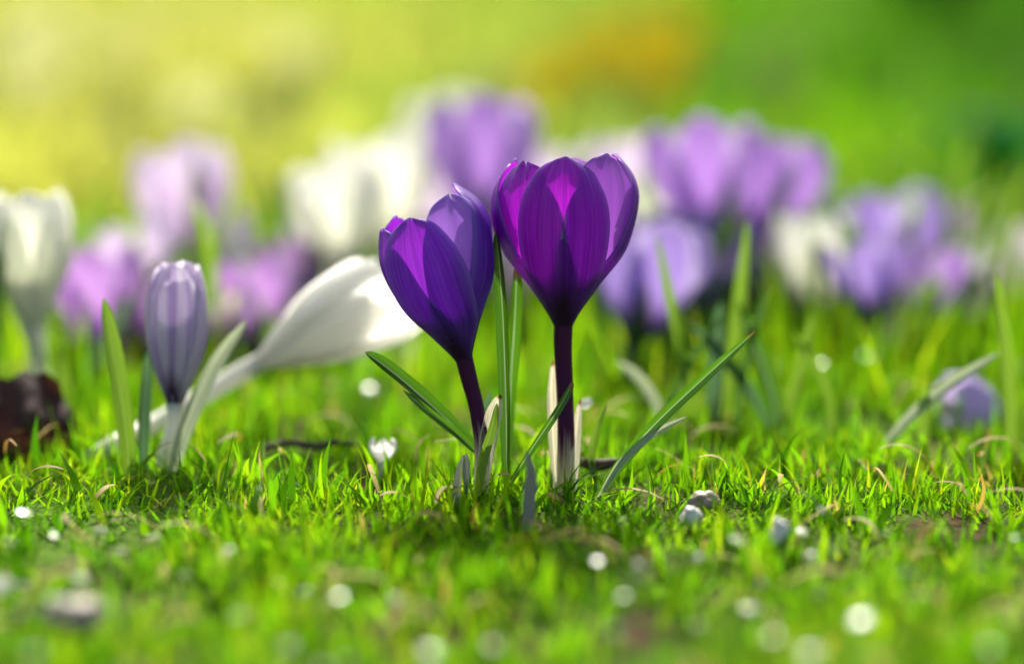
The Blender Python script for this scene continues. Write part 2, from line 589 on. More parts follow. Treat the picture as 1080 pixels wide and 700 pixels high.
def blades(name, X, Y, Hh, Wd, lean, label, seg=4, tint=None, veil=None, mat=None, flat=None):
    n = len(X)
    Z = gh_np(X, Y) - 0.002
    th = rng.uniform(0, 2 * np.pi, n)
    ph = th + np.pi / 2 + rng.normal(0, .6, n)
    bend = np.clip(rng.normal(lean, lean * .55, n), 0.0, 2.2)
    t = np.linspace(0, 1, seg + 1)
    side = rng.normal(0, .07, n)
    rows = []
    for k, tt in enumerate(t):
        hor = bend * (.45 * tt + .55 * tt ** 2) * Hh
        up = Hh * (tt - .42 * np.minimum(bend, 1.9) * tt ** 2.2 * .8)
        cx = X + np.cos(th) * hor + np.cos(ph) * side * Hh * np.sin(tt * 3.1)
        cy = Y + np.sin(th) * hor + np.sin(ph) * side * Hh * np.sin(tt * 3.1)
        cz = Z + up
        hw = Wd / 2 * (0.75 + .25 * np.sin(np.pi * min(tt * 1.3, 1))) * (1 - tt ** 2.2)
        if k < seg:
            rows.append(np.stack([cx - np.cos(ph) * hw, cy - np.sin(ph) * hw, cz], 1))
            rows.append(np.stack([cx + np.cos(ph) * hw, cy + np.sin(ph) * hw, cz], 1))
        else:
            rows.append(np.stack([cx, cy, cz], 1))
    V = np.stack(rows, 1)                      # n, 2seg+1, 3
    nv = 2 * seg + 1
    tris, quads = [], []
    base = np.arange(n)[:, None] * nv
    q = np.concatenate([base + np.array([[2 * k, 2 * k + 1, 2 * k + 3, 2 * k + 2]]) for k in range(seg - 1)], 0)
    tr = base + np.array([[2 * seg - 2, 2 * seg - 1, 2 * seg]])
    me = bpy.data.meshes.new(name)
    me.vertices.add(n * nv)
    me.vertices.foreach_set('co', V.astype(np.float32).ravel())
    loops = np.concatenate([q.ravel(), tr.ravel()]).astype(np.int32)
    me.loops.add(len(loops))
    me.loops.foreach_set('vertex_index', loops)
    np_ = len(q) + len(tr)
    me.polygons.add(np_)
    st = np.concatenate([np.arange(len(q)) * 4, len(q) * 4 + np.arange(len(tr)) * 3]).astype(np.int32)
    me.polygons.foreach_set('loop_start', st)
    me.update(calc_edges=True)
    me.polygons.foreach_set('use_smooth', np.ones(np_, dtype=bool))
    a = me.attributes.new('tint', 'FLOAT_VECTOR', 'POINT')
    tv = np.zeros((n, nv, 3), dtype=np.float32)
    tv[:, :, 0] = (tint if tint is not None else rng.uniform(0, 1, n))[:, None]
    al = np.concatenate([np.repeat(t[:-1], 2), [1.0]])
    tv[:, :, 1] = al[None, :]
    if veil is not None: tv[:, :, 2] = veil[:, None]
    a.data.foreach_set('vector', tv.ravel())
    me.materials.append(mat or GRASS)
    me.validate()
    o = bpy.data.objects.new(name, me)
    COL.objects.link(o)
    tag(o, label, 'grass', kind='stuff')
    return o


def scatter(n, y0, y1, margin, fw=0.18):
    Y = np.sqrt(rng.uniform(0, 1, n) * ((y1 + margin * 3) ** 2 - (y0 + margin * 3) ** 2) + (y0 + margin * 3) ** 2) - margin * 3
    X = rng.uniform(-1, 1, n) * (fw * Y + margin)
    return X, Y


def field(X, Y, s, off):
    return np.array([mnoise.noise((x * s, y * s, off)) for x, y in zip(X, Y)])


# close turf: moss-fine short blades, then the longer grass
X, Y = scatter(110000, .46, 1.25, .06)
f = field(X, Y, 22, 3.0); f2 = field(X, Y, 60, 9.0)
keep = rng.uniform(0, 1, len(X)) < np.clip(.62 + 1.7 * f + 1.2 * f2, .05, 1)
X, Y, f = X[keep], Y[keep], f[keep]
ti = np.clip(.42 + .6 * f + rng.normal(0, .24, len(X)), 0, .93)
blades('mossy_turf', X, Y, rng.uniform(.004, .011, len(X)), rng.uniform(.0007, .0014, len(X)), .7,
       'short mossy turf between the longer grass blades', seg=3, tint=ti)
X, Y = scatter(46000, .46, 1.3, .06)
f = field(X, Y, 14, 21.0); f2 = field(X, Y, 45, 2.0)
keep = rng.uniform(0, 1, len(X)) < np.clip(.55 + 1.8 * f + 1.3 * f2, .04, 1)
X, Y, f, f2 = X[keep], Y[keep], f[keep], f2[keep]
ti = np.clip(.38 + .45 * f + rng.normal(0, .26, len(X)), 0, .93)
ti = np.where(rng.uniform(0, 1, len(X)) < .035, rng.uniform(.955, 1, len(X)), ti)
Hh = np.clip(.0098 + .007 * f2 + rng.normal(0, .0038, len(X)) + (rng.uniform(0, 1, len(X)) < .03) * .008, .004, .028)
blades('lawn_grass', X, Y, Hh, rng.uniform(.0006, .0014, len(X)), .36,
       'bright green lawn grass round the crocuses', seg=5, tint=ti)
X, Y = scatter(2600, .48, 1.2, .05)
blades('broad_grass', X, Y, rng.uniform(.007, .020, len(X)), rng.uniform(.0018, .0032, len(X)), .55,
       'broader grass blades scattered through the fine turf', seg=5, tint=rng.uniform(.05, .8, len(X)))
# taller grass coming up between the blurred crocuses
n_ = 2200
Y = rng.uniform(.84, 1.08, n_); X = rng.uniform(-1, 1, n_) * .2 * Y
f = field(X, Y, 16, 40.0)
keep = rng.uniform(0, 1, n_) < np.clip(.35 + 1.6 * f + .9 * (X / Y > .02), .05, 1)
X, Y = X[keep], Y[keep]
blades('tall_grass', X, Y, rng.uniform(.016, .042, len(X)), rng.uniform(.0011, .0022, len(X)), .25,
       'taller blurred grass between the crocuses behind', seg=5, tint=rng.uniform(.1, .93, len(X)))
# sward further off
X, Y = scatter(34000, 1.25, 4.2, .12, .2)
f = field(X, Y, 2.6, 5.0); f2 = field(X, Y, 9, 5.5)
keep = rng.uniform(0, 1, len(X)) < np.clip(.66 + 1.3 * f2 + 1.1 * f, .06, 1)
X, Y, f = X[keep], Y[keep], f[keep]
ti = np.clip(.42 + .5 * f - 2.4 * np.clip(X / Y, -.12, .2) * 1.3 + rng.normal(0, .2, len(X)), 0, .93)
# paler, yellower tint on the left imitates lens glare
veil = np.clip(.55 - 2.2 * (X / Y) * 2.2 + .5 * f, 0, 1) * .65
veil = np.where(X / Y < .06, veil, 0)
blades('far_lawn_grass', X, Y, rng.uniform(.02, .05, len(X)), rng.uniform(.003, .006, len(X)), .6,
       'blurred green lawn stretching away behind the crocuses', seg=3, tint=ti, veil=veil)
X = rng.uniform(-4, 4, 9000); Y = rng.uniform(4.2, 9, 9000)
blades('distant_lawn_grass', X, Y, rng.uniform(.04, .08, 9000), rng.uniform(.012, .02, 9000), .6,
       'most distant strip of the lawn', seg=3, tint=rng.uniform(.3, .9, 9000))

# ------------------------------------------------------------------ the two crocuses in focus
D = 0.755
t1, th1, ax1, L1 = crocus('tall violet crocus in sharp focus with six glossy petals, taller of the two dark ones', 'violet', D, 596, (594, 351), (597, 166), [
    dict(phi=-2, shift=.014, length=.985, width=1.0, tipcurl=.05),              # front
    dict(phi=103, shift=.016, length=1.03, width=1.0, opening=.04, edge=-.03, tipcurl=.11),
    dict(phi=-103, shift=.014, length=.99, width=.98, edge=-.03, opening=.03, tipcurl=.09),
    dict(phi=40, shift=-.020, length=1.01, width=1.05, edge=.02, mat=P['violet_inner']),
    dict(phi=-42, shift=-.018, length=.965, width=1.0, edge=.02, tip_split=.03),
    dict(phi=170, mat=P['violet_inner'], shift=-.03, length=1.02, width=.95),
], 'violet', mids=[(597, 470), (596, 420)], r_tube=.0022)
leaf(SPATHE, t1, [at(588, 530, D + .001), at(584, 470, D + .001), at(582, 420, D + .001), at(583, 379, D + .001)], .0032, (.15, -1, .2), 1.1, name='sheath')
leaf(SPATHE, t1, [at(603, 530, D - .002), at(606, 490, D - .002), at(608, 460, D - .001), at(612, 420, D + .001)], .0030, (-.25, -1, .2), .5, name='sheath')
leaf(LEAF['tip'], t1, [at(536, 512, D - .008), at(560, 475, D - .012), at(586, 436, D - .014), at(600, 412, D - .012), at(604, 402, D - .010)], .0021, (.4, -1, .3), .5)
leaf(LEAF['plain'], t1, [at(628, 520, D + .006), at(624, 480, D + .010), at(631, 445, D + .012), at(640, 424, D + .014)], .0022, (.1, -1, .3), .5)

t2, th2, ax2, L2 = crocus('smaller blue violet crocus leaning left beside the tall violet one', 'indigo', D - .004, 505, (492, 388), (449, 212), [
    dict(phi=-22, shift=.016, length=.915, width=1.0, tipcurl=.02),
    dict(phi=90, shift=.012, length=1.06, width=1.0, edge=-.03, tipcurl=.13),
    dict(phi=-128, shift=.010, length=.97, width=.9, tipcurl=.06),
    dict(phi=31, shift=-.018, length=1.0, width=.96, edge=.02, tip_split=.05, mat=P['indigo_inner']),
    dict(phi=-76, shift=-.010, length=.90, width=1.02, edge=.01),
    dict(phi=170, shift=-.03, length=.93, width=.9, tip_split=.05),
], 'indigo', mids=[(509, 480), (503, 432)], r_tube=.0020, wid=.82)
leaf(SPATHE, t2, [at(509, 520, D - .005), at(515, 470, D - .006), at(521, 440, D - .005), at(528, 416, D - .003)], .0048, (-.2, -1, .2), 1.0, name='sheath')
leaf(LEAF['plain'], t2, [at(503, 536, D - .010), at(508, 490, D - .012), at(520, 450, D - .012), at(524, 425, D - .010)], .0026, (.3, -1, .3), .4)
leaf(LEAF['dark'], t2, [at(534, 505, D - .004), at(533, 430, D - .003), at(530, 340, D - .003), at(526, 280, D - .004), at(523, 244, D - .005)], .0035, (-.35, -1, .2), .55)
leaf(LEAF['tip'], t2, [at(534, 500, D + .012), at(538, 420, D + .013), at(543, 345, D + .006), at(545, 300, D + .004), at(544, 277, D + .002)], .0033, (.3, -1, .2), .55)
leaf(LEAF['dark'], t2, [at(508, 478, D + .004), at(470, 440, D + .002), at(430, 404, D - .002), at(402, 382, D - .004), at(385, 371, D - .005)], .0043, (.3, -1, .85), .4)
leaf(LEAF['dark'], t2, [at(506, 480, D + .002), at(478, 454, D), at(450, 432, D - .003), at(425, 411, D - .004)], .0022, (.5, -1, -.3), .4)
leaf(LEAF['blue'], t2, [at(508, 470, D + .012), at(506, 440, D + .014), at(514, 424, D + .014), at(518, 412, D + .014)], .0018, (.1, -1, .3), .4)

# shoots
for lab, pts, wd in (('grey pointed shoot breaking ground left of the smaller violet crocus', [at(484, 545, D - .012), at(485, 515, D - .012), at(489, 490, D - .012), at(492, 478, D - .012)], .0042),
                     ('blurred grey violet shoot in the grass between the two dark crocuses', [at(556, 560, D - .04), at(558, 520, D - .04), at(560, 500, D - .04), at(555, 474, D - .04)], .0034)):
    b = Vector((pts[0].x, pts[0].y, gh(pts[0].x, pts[0].y)))
    tag(leaf(SHOOT, None, pts, wd, (.1, -1, .2), .9, tab=[(0, .8), (.4, 1), (.7, .75), (.9, .38), (1, .04)], name='crocus_shoot', origin=b), lab, 'shoot')

# leaf tuft on the right
b = Vector(at(638, 516, .745)); b.z = gh(b.x, b.y)
lt = tag(empty('crocus_leaves', b), 'long dark green blade leaning right out of the turf, right of the tall violet crocus', 'leaves')
leaf(LEAF['dark'], lt, [at(628, 528, .745), at(652, 492, .742), at(690, 448, .738), at(745, 396, .735), at(797, 349, .733)], .0033, (.75, -1, .9), .45)
leaf(LEAF['pale'], lt, [at(632, 524, .742), at(655, 488, .740), at(688, 458, .738), at(725, 439, .737)], .0020, (.5, -1, .9), .3)

# ------------------------------------------------------------------ left group
ds = .782
t3, th3, ax3, L3 = crocus('closed pale crocus bud with purple stripes on a short pale tube', 'stripe', ds, 168, (184, 432), (188, 278),
    [dict(phi=-8, opening=-.62, shift=.010, tipcurl=.0), dict(phi=112, opening=-.62, shift=.010), dict(phi=-128, opening=-.62, shift=.010),
     dict(phi=52, opening=-.66, shift=-.008, length=1.01), dict(phi=-68, opening=-.66, shift=-.008, length=1.0), dict(phi=172, opening=-.66, shift=-.01, length=1.02)],
    'white', mids=[(174, 480)], r_tube=.0021, wid=.70)
leaf(LEAF['pale'], t3, [at(180, 505, ds - .004), at(196, 450, ds - .004), at(226, 385, ds), at(260, 338, ds + .004)], .0046, (.6, -1, .5), .4)
leaf(LEAF['plain'], t3, [at(138, 520, ds - .012), at(132, 450, ds - .012), at(120, 370, ds - .010), at(109, 314, ds - .008)], .0050, (.3, -1, .2), .4)
leaf(LEAF['blue'], t3, [at(152, 520, ds - .004), at(151, 460, ds - .004), at(154, 400, ds), at(157, 362, ds)], .0036, (.5, -1, .2), .5)

crocus('white crocus keeled over with its long white tube lying across the grass', 'bright_white', .822, 92, (262, 389), (430, 297), [
    dict(phi=-20, shift=.012, width=.92, length=.96, tipcurl=-.05), dict(phi=104, shift=.02, width=.9, length=1.0, opening=.08), dict(phi=-138, shift=.02, width=.9, length=.86, tipcurl=-.04),
    dict(phi=42, shift=-.012, length=1.04, width=.86), dict(phi=-84, shift=-.012, length=.92, width=.86, tip_split=.05), dict(phi=165, shift=-.012, length=.98, width=.86)],
    'white', mids=[(112, 474, .794), (160, 448, .810), (212, 418, .819)], r_tube=.0026, wid=.56, tilt=-.06, base_dy=-.030)

crocus('tall white crocus at the left edge beside a dark leaf', 'white', .86, 44, (38, 352), (30, 200), six(10, -.3), 'white', mids=[(42, 400)], r_tube=.0026, wid=.80)
b = Vector(at(8, 470, .85)); b.z = gh(b.x, b.y)
lt = tag(empty('crocus_leaves', b), 'thin leaves standing at the foot of the left edge white crocus', 'leaves')
leaf(LEAF['dark'], lt, [at(-14, 470, .85), at(-8, 380, .85), at(-1, 280, .85), at(5, 218, .85)], .0040, (.5, -1, .2), .4)
leaf(LEAF['pale'], lt, [at(62, 470, .85), at(52, 410, .85), at(30, 350, .85), at(6, 306, .85)], .0042, (-.3, -1, .2), .4)
leaf(LEAF['plain'], lt, [at(64, 480, .84), at(66, 430, .84), at(64, 390, .84), at(62, 362, .84)], .0040, (.2, -1, .2), .4)
leaf(LEAF['blue'], lt, [at(70, 470, .9), at(92, 400, .9), at(120, 345, .9), at(140, 310, .9)], .0042, (.3, -1, .3), .4)

# ------------------------------------------------------------------ blurred crocuses behind
BG = 'blurred crocuses flowering behind'
def bg(label, kind, tk, d, bx, thr, tip, op=0.0, o=0, wid=1.0, **kw):
    d -= .035
    res = crocus(label, kind, d, bx, thr, tip, six(o, op), tk, wid=wid, group=BG, low=True, r_tube=.0029, **kw)
    root = res[0]
    b0 = root.location
    rl = random.Random(bx * 7 + int(d * 100))
    for k in range(rl.choice((3, 4, 5) if bx > 440 else (1, 2))):
        a = rl.uniform(0, 6.28); sp = rl.uniform(.008, .03); h = rl.uniform(.035, .068)
        dv = Vector((math.cos(a), math.sin(a), 0))
        q = b0 + dv * .006
        leaf(LEAF[rl.choice(('dark', 'plain', 'plain', 'blue'))], root, [q, q + dv * sp * .2 + Vector((0, 0, h * .45)), q + dv * sp * .55 + Vector((0, 0, h * .8)), q + dv * sp + Vector((0, 0, h))], rl.uniform(.003, .0048), Vector((-dv.x, -1, .4)), .4, n=14, nv=6)
    if rl.random() < .7:
        leaf(SPATHE, root, [b0 + Vector((.002, -.003, 0)), b0 + Vector((.003, -.004, .015)), b0 + Vector((.004, -.004, .034))], .006, (.1, -1, .2), .5, n=10, nv=6, name='sheath')
    return res

bg('pale lilac crocus standing tallest behind the striped bud', 'pale', 'lilac', 1.07, 205, (200, 292), (188, 150), -.15, 12, .95)
bg('pale lilac crocus opening left of the tallest pale lilac one', 'pale', 'lilac', 1.03, 150, (160, 330), (138, 228), .1, 40, .95)
bg('purple crocus low at the left behind the white edge crocus', 'purple', 'lilac', .98, 115, (118, 372), (92, 262), .25, 5, .95)
bg('purple crocus low between the striped bud and the keeled white crocus', 'purple', 'lilac', .99, 262, (262, 376), (266, 268), .2, 33, .95)
bg('purple crocus half hidden over the keeled white flower', 'purple', 'lilac', 1.04, 312, (312, 352), (306, 246), .05, 70, .9)
bg('cream white crocus, left one of the tall white pair', 'white', 'white', 1.03, 360, (368, 300), (346, 170), -.1, 0, .92)
bg('cream white crocus, right and taller one of the white pair', 'white', 'white', 1.06, 410, (402, 282), (402, 142), .0, 25, .95)
bg('greenish white crocus bud rising behind the tall lilac crocus', 'white', 'white', 1.22, 470, (474, 230), (468, 98), -.35, 15, .95)
bg('tall lilac crocus directly behind the two dark crocuses', 'lilac', 'lilac', 1.06, 506, (506, 252), (508, 100), -.12, 8, 1.0)
bg('whitish lilac crocus glimpsed between the lilac and the tall violet flowers', 'pale', 'lilac', 1.14, 590, (592, 270), (590, 152), .05, 50, .95)
bg('whitish crocus glowing right beside the tall violet flower', 'pale', 'lilac', 1.12, 672, (676, 262), (676, 140), .0, 20, 1.0)
bg('large lilac purple crocus, left one of the high pair on the right', 'lilac', 'lilac', 1.02, 742, (744, 262), (736, 126), .12, 0, 1.05)
bg('lilac purple crocus, right one of the high pair on the right', 'lilac', 'lilac', 1.05, 800, (792, 272), (826, 140), .05, 42, 1.0)
bg('blue mauve crocus with a black throat low behind the tall violet one', 'mauve', 'lilac', .95, 664, (668, 372), (692, 232), .18, 18, 1.05)
bg('small bluish lilac crocus under the high lilac pair', 'mauve', 'lilac', 1.03, 772, (770, 340), (776, 236), -.1, 5, .95)
bg('white crocus standing between the lilac pair and the right hand purple one', 'white', 'white', 1.0, 858, (858, 338), (860, 222), -.05, 14, .95)
bg('blue purple crocus on the right with darker lower petals', 'mauve', 'lilac', 1.04, 948, (948, 322), (938, 194), .15, 28, 1.05)
bg('purple crocus crowding behind the blue purple one on the right', 'purple', 'lilac', 1.12, 985, (980, 310), (978, 206), .05, 60, 1.0)
bg('pale crocus cut by the right edge of the picture', 'pale', 'lilac', 1.1, 1062, (1060, 345), (1062, 236), .0, 31, 1.0)

bg('half open lilac crocus with spread petals low behind the small bluish one', 'lilac', 'lilac', 1.0, 720, (716, 352), (724, 262), .45, 22, 1.0, tilt=-.15)
bg('white crocus tipped sideways behind the blue mauve one', 'white', 'white', 1.1, 640, (636, 300), (620, 208), .2, 36, .95, tilt=.1)
bg('pale lilac crocus wide open between the white pair and the lilac one', 'pale', 'lilac', 1.14, 450, (448, 268), (444, 170), .4, 12, .95)
bg('deep lilac crocus at the back of the right hand clump', 'lilac', 'lilac', 1.16, 905, (902, 300), (908, 222), .3, 45, .95)
bg('pale lilac crocus peeping above the purple one on the right', 'pale', 'lilac', 1.2, 1020, (1018, 290), (1012, 214), .15, 3, .95)
bg('lilac crocus leaning left behind the tall pale lilac one', 'lilac', 'lilac', 1.15, 232, (236, 310), (222, 226), .2, 55, .95)
bg('purple crocus at the far left behind the white edge flower', 'purple', 'lilac', 1.08, 62, (64, 352), (72, 270), .3, 17, .95)

bg('blue violet crocus crowded in the dark cluster right of the tall violet one', 'mauve', 'lilac', 1.0, 706, (704, 322), (712, 218), .2, 40, 1.0, tilt=.08)
bg('mid purple crocus between the high lilac pair and the white one', 'purple', 'lilac', 1.08, 826, (824, 322), (830, 232), .25, 8, .95)
bg('blue violet crocus leaning right in the right hand clump', 'mauve', 'lilac', .98, 930, (926, 348), (908, 250), .3, 50, .95)
bg('dark lilac crocus low in the right hand clump', 'lilac', 'lilac', 1.0, 976, (974, 352), (990, 258), .2, 20, .95)
bg('purple crocus at the left behind the upright green blade', 'purple', 'lilac', 1.02, 84, (88, 384), (124, 290), .3, 27, 1.0)
bg('lilac crocus behind the striped bud', 'lilac', 'lilac', 1.04, 226, (226, 372), (232, 284), .2, 47, .95)
bg('pale lilac crocus low between the two white ones at the centre left', 'pale', 'lilac', 1.1, 330, (330, 330), (336, 238), .15, 9, .95)

bg('white crocus glowing in the middle of the cluster right of the tall violet one', 'white', 'white', 1.06, 690, (690, 290), (694, 196), .1, 33, .95)
bg('purple crocus filling the gap behind the striped bud', 'purple', 'lilac', 1.0, 166, (168, 376), (160, 290), .25, 13, .95)
bg('purple crocus just right of the striped bud', 'purple', 'lilac', 1.02, 298, (296, 372), (292, 276), .2, 58, .95)
bg('small purple crocus low behind the keeled white tube', 'purple', 'lilac', .97, 236, (236, 388), (246, 312), .3, 31, .9)
bg('whitish lilac crocus between the two dark flowers and the high pair', 'pale', 'lilac', 1.1, 640, (640, 270), (644, 170), .1, 19, .95)

bg('pale lilac crocus low behind the gap between the two dark flowers', 'pale', 'lilac', 1.05, 536, (536, 330), (534, 240), .1, 44, .95)
bg('lilac crocus low behind the right shoulder of the keeled white one', 'lilac', 'lilac', 1.08, 448, (448, 345), (452, 262), .2, 23, .95)
bg('whitish lilac crocus low at the right between the white one and the edge', 'pale', 'lilac', 1.04, 1036, (1034, 352), (1030, 262), .2, 37, .95)

# fallen flower right
crocus('fallen lavender crocus lying in the grass near the right edge', 'lavender', .855, 990, (1064, 452), (980, 420),
       six(0, -.4), 'lilac', wid=1.25, hidden_tube=True, tilt=-.3)

# leaves among the blurred flowers
def leaves(label, d, items):
    p0 = at(*items[0][1][0], d)
    b = Vector((p0.x, p0.y, gh(p0.x, p0.y)))
    root = tag(empty('crocus_leaves', b), label, 'leaves')
    for m, pts, wd in items:
        pp = [at(x, y, d) for x, y in pts]
        leaf(LEAF[m], root, pp, wd, (random.uniform(-.5, .5), -1, .3), .4)

leaves('upright green blades fanning out right of the tall violet crocus', .83, [
    ('plain', [(752, 480), (770, 400), (780, 320), (789, 232)], .0046),
    ('plain', [(742, 480), (728, 400), (708, 320), (693, 246)], .0034),
    ('dark', [(826, 470), (816, 420), (800, 370), (778, 318)], .0052),
    ('blue', [(752, 480), (754, 420), (757, 360), (760, 318)], .0056),
    ('blue', [(812, 450), (786, 405), (757, 370), (728, 340)], .0038),
    ('plain', [(826, 450), (838, 410), (848, 370), (858, 330)], .0036),
    ('dark', [(690, 470), (704, 430), (730, 380), (764, 330)], .0028),
    ('plain', [(716, 470), (722, 420), (720, 360), (712, 318)], .0026),
    ('dark', [(776, 470), (780, 420), (792, 360), (812, 300)], .0030),
    ('plain', [(880, 470), (874, 420), (858, 380), (836, 350)], .0026),
    ('pale', [(706, 460), (690, 420), (672, 396), (650, 380)], .0030)])
leaves('dark blades rising behind the right hand blue purple crocus', 1.0, [
    ('dark', [(1020, 380), (1018, 330), (1010, 270), (990, 200)], .0060),
    ('dark', [(800, 330), (812, 290), (830, 250), (846, 220)], .0040)])
leaves('upright green blade by the right edge above the fallen lavender flower', .80, [
    ('plain', [(1064, 480), (1064, 420), (1058, 350), (1050, 288)], .0046),
    ('pale', [(936, 466), (964, 436), (1006, 402), (1054, 372)], .0034),
    ('plain', [(974, 480), (974, 450), (975, 425), (977, 404)], .0038)])
leaves('pale leaf bases standing in the grass under the keeled white crocus', .93, [
    ('pale', [(386, 450), (384, 410), (382, 380), (378, 352)], .0070),
    ('pale', [(430, 460), (430, 410), (426, 370), (424, 340)], .0080),
    ('plain', [(468, 460), (466, 400), (460, 350), (452, 310)], .0080)])
leaves('pale leaf bases below the blue mauve crocus', .95, [
    ('pale', [(646, 450), (652, 410), (656, 375), (660, 345)], .0070),
    ('plain', [(700, 450), (694, 410), (704, 370), (724, 340)], .0060),
    ('pale', [(672, 440), (700, 400), (722, 378), (740, 366)], .0050)])

# ------------------------------------------------------------------ far plants
YG = 'yellow crocuses far behind'
def far(label, kind, tk, grp, spots):
    for i, (px, py, d) in enumerate(spots):
        k = 0.043 * 3000 / d
        crocus(label, kind, d, px, (px, py + k * .5), (px + random.uniform(-8, 8), py - k * .5), six(i * 17, .15), tk, group=grp, low=True, r_tube=.004, wid=1.0)


far('far yellow crocus melting into the orange glow above the flowers', 'yellow', 'yellow', YG,
    ((570, 98, 1.66), (626, 66, 1.78), (664, 50, 1.85), (700, 84, 1.7), (720, 38, 1.95)))
far('far cream crocus melting into the pale glow at the upper left', 'cream', 'white', 'cream crocuses added far left for the pale glare',
    ((22, 56, 1.85), (60, 30, 2.05), (34, 96, 1.75), (206, 118, 1.65), (160, 40, 2.1), (310, 62, 1.9), (250, 30, 2.2), (110, 70, 1.95)))  # added flowers standing in for the glare


def tuft(label, px, py, d, n, h, wd, m):
    p0 = at(px, py, d)
    b = Vector((p0.x, p0.y, gh(p0.x, p0.y)))
    root = tag(empty('leaf_tuft', b), label, 'leaves')
    for k in range(n):
        a = random.uniform(0, 6.28); s = random.uniform(.2, .9)
        dv = Vector((math.cos(a), math.sin(a), 0))
        q = b + dv * h * .15
        leaf(LEAF[m], root, [q, q + dv * h * s * .25 + Vector((0, 0, h * .5)), q + dv * h * s * .6 + Vector((0, 0, h * .85)), q + dv * h * s + Vector((0, 0, h * random.uniform(.75, 1.0)))], wd, -dv + Vector((0, 0, .6)), .3, n=10, nv=4)

tuft('deep green tuft of broad leaves at the far right', 1052, 250, 1.32, 16, .046, .010, 'deep')
tuft('dark green tuft of leaves at the top right corner', 985, 40, 2.45, 44, .085, .018, 'deep')

# ------------------------------------------------------------------ small things in the turf
def simple_mat(name, a, b, scale, rough, bump=.5, trans=None):
    g = NT(name)
    tc = g.n('ShaderNodeTexCoord').outputs['Object']
    f_ = g.noise(tc, scale, 5, .6)
    c = g.mix(g.rng(f_, .35, .65, 0, 1), a, b)
    bp = g.n('ShaderNodeBump'); bp.inputs['Strength'].default_value = bump; bp.inputs['Distance'].default_value = .0006
    g.t.links.new(f_, bp.inputs['Height'])
    if trans:
        return g.sheet(c, trans, .4, rough, .4, bp.outputs[0])
    p = g.n('ShaderNodeBsdfPrincipled', i_Roughness=rough)
    g.t.links.new(c, p.inputs['Base Color']); g.t.links.new(bp.outputs[0], p.inputs['Normal'])
    g.t.links.new(p.outputs[0], g.out.inputs[0])
    return g.m


STONE = simple_mat('pale_stone', (.66, .62, .54), (.88, .85, .78), 300, .45)
DARKST = simple_mat('grey_stone', (.13, .10, .07), (.34, .29, .22), 300, .5)
BARK = simple_mat('twig_bark', (.025, .016, .010), (.09, .06, .035), 400, .8)
DEAD = simple_mat('dead_leaf', (.030, .015, .012), (.075, .040, .030), 160, .7, .8, trans=(.035, .012, .008))


def pebble(label, px, py, d, rx, ry, rz, mat, seed, lift=.3, cat='pebble'):
    c = at(px, py, d)
    mb = MB()
    rows, uvs = [], []
    nu, nv = 16, 24
    for i in range(nu + 1):
        th = math.pi * i / nu
        row, uvr = [], []
        for j in range(nv):
            ph = 2 * math.pi * j / nv
            v = Vector((math.sin(th) * math.cos(ph), math.sin(th) * math.sin(ph), math.cos(th)))
            k = 1 + .45 * mnoise.noise(v * 1.3 + Vector((seed, 0, 0))) + .22 * abs(mnoise.noise(v * 2.2 + Vector((0, 0, seed)))) + .12 * mnoise.noise(v * 4 + Vector((0, seed, 0)))
            row.append(c + Vector((v.x * rx, v.y * ry, v.z * rz)) * k)
            uvr.append((j / nv, i / nu))
        rows.append(row); uvs.append(uvr)
    mb.grid(rows, uvs, closed=True)
    return tag(mb.build('pebble', mat, None, origin=c), label, cat)


pebble('white pebble in the turf right of the tall crocus', 729, 545, .722, .0024, .0024, .0030, STONE, 2)
pebble('mottled grey pebble resting against the white one', 742, 527, .735, .0036, .0034, .0022, DARKST, 5)
pebble('pale blurred pebble in the near grass below the long leaning blade', 822, 562, .695, .0022, .0022, .0036, STONE, 9)
pebble('grey blurred stone in the bottom left of the lawn', 78, 648, .615, .0068, .006, .0034, DARKST, 12)


def scrap(label, px, py, d, size, tilt, mat, seed, name='fallen_petal', cat='petal', asp=.8, ragged=0.0):
    """small curled sheet lying on the grass"""
    c = at(px, py, d)
    rs = random.Random(seed)
    yaw = rs.uniform(0, 6)
    Zv = Vector((math.sin(tilt) * math.cos(yaw) * .4, -math.sin(tilt), math.cos(tilt))).normalized()
    Xv = Vector((math.cos(yaw), math.sin(yaw), 0)); Xv = (Xv - Zv * Xv.dot(Zv)).normalized()
    Yv = Zv.cross(Xv)
    rows, uvs = [], []
    n = 12
    for i in range(n + 1):
        u = -1 + 2 * i / n
        hw = math.sqrt(max(0.0004, 1 - abs(u) ** 2.4)) * asp
        if ragged: hw = asp * (1 - ragged * abs(mnoise.noise((u * 2.3, seed, 0))) * 2 - .35 * abs(u) ** 6)
        row, uvr = [], []
        for j in range(9):
            v = -1 + 2 * j / 8
            z = -.35 * (v * hw) ** 2 - .25 * u * u + (.12 + ragged) * mnoise.noise((u * 1.6 + seed, v * 1.6, 0))
            row.append(c + (Xv * u + Yv * v * hw + Zv * z) * size)
            uvr.append((.5 + v / 2, .5 + u * .45))
        rows.append(row); uvs.append(uvr)
    mb = MB(); mb.grid(rows, uvs)
    return tag(mb.build(name, mat, None, origin=c), label, cat)


crocus('tiny white flower low in the grass left of the two dark crocuses', 'bright_white', .776, 402, (402, 490), (404, 461), six(2, -.25), 'white', wid=1.35, r_tube=.0008, cat='flower', name='white_flower', low=True)
scrap('white petal blurred at the left edge near the camera', -2, 614, .64, .0036, .4, P['bright_white'], 8)
scrap('white petal fleck on grass tips behind the tall violet crocus', 618, 424, .775, .0020, .8, P['bright_white'], 5)
scrap('crumpled dark brown dead leaf at the left edge', 16, 448, .80, .0160, 1.25, DEAD, 21, 'dead_leaf', 'dead leaf', .95, .45)


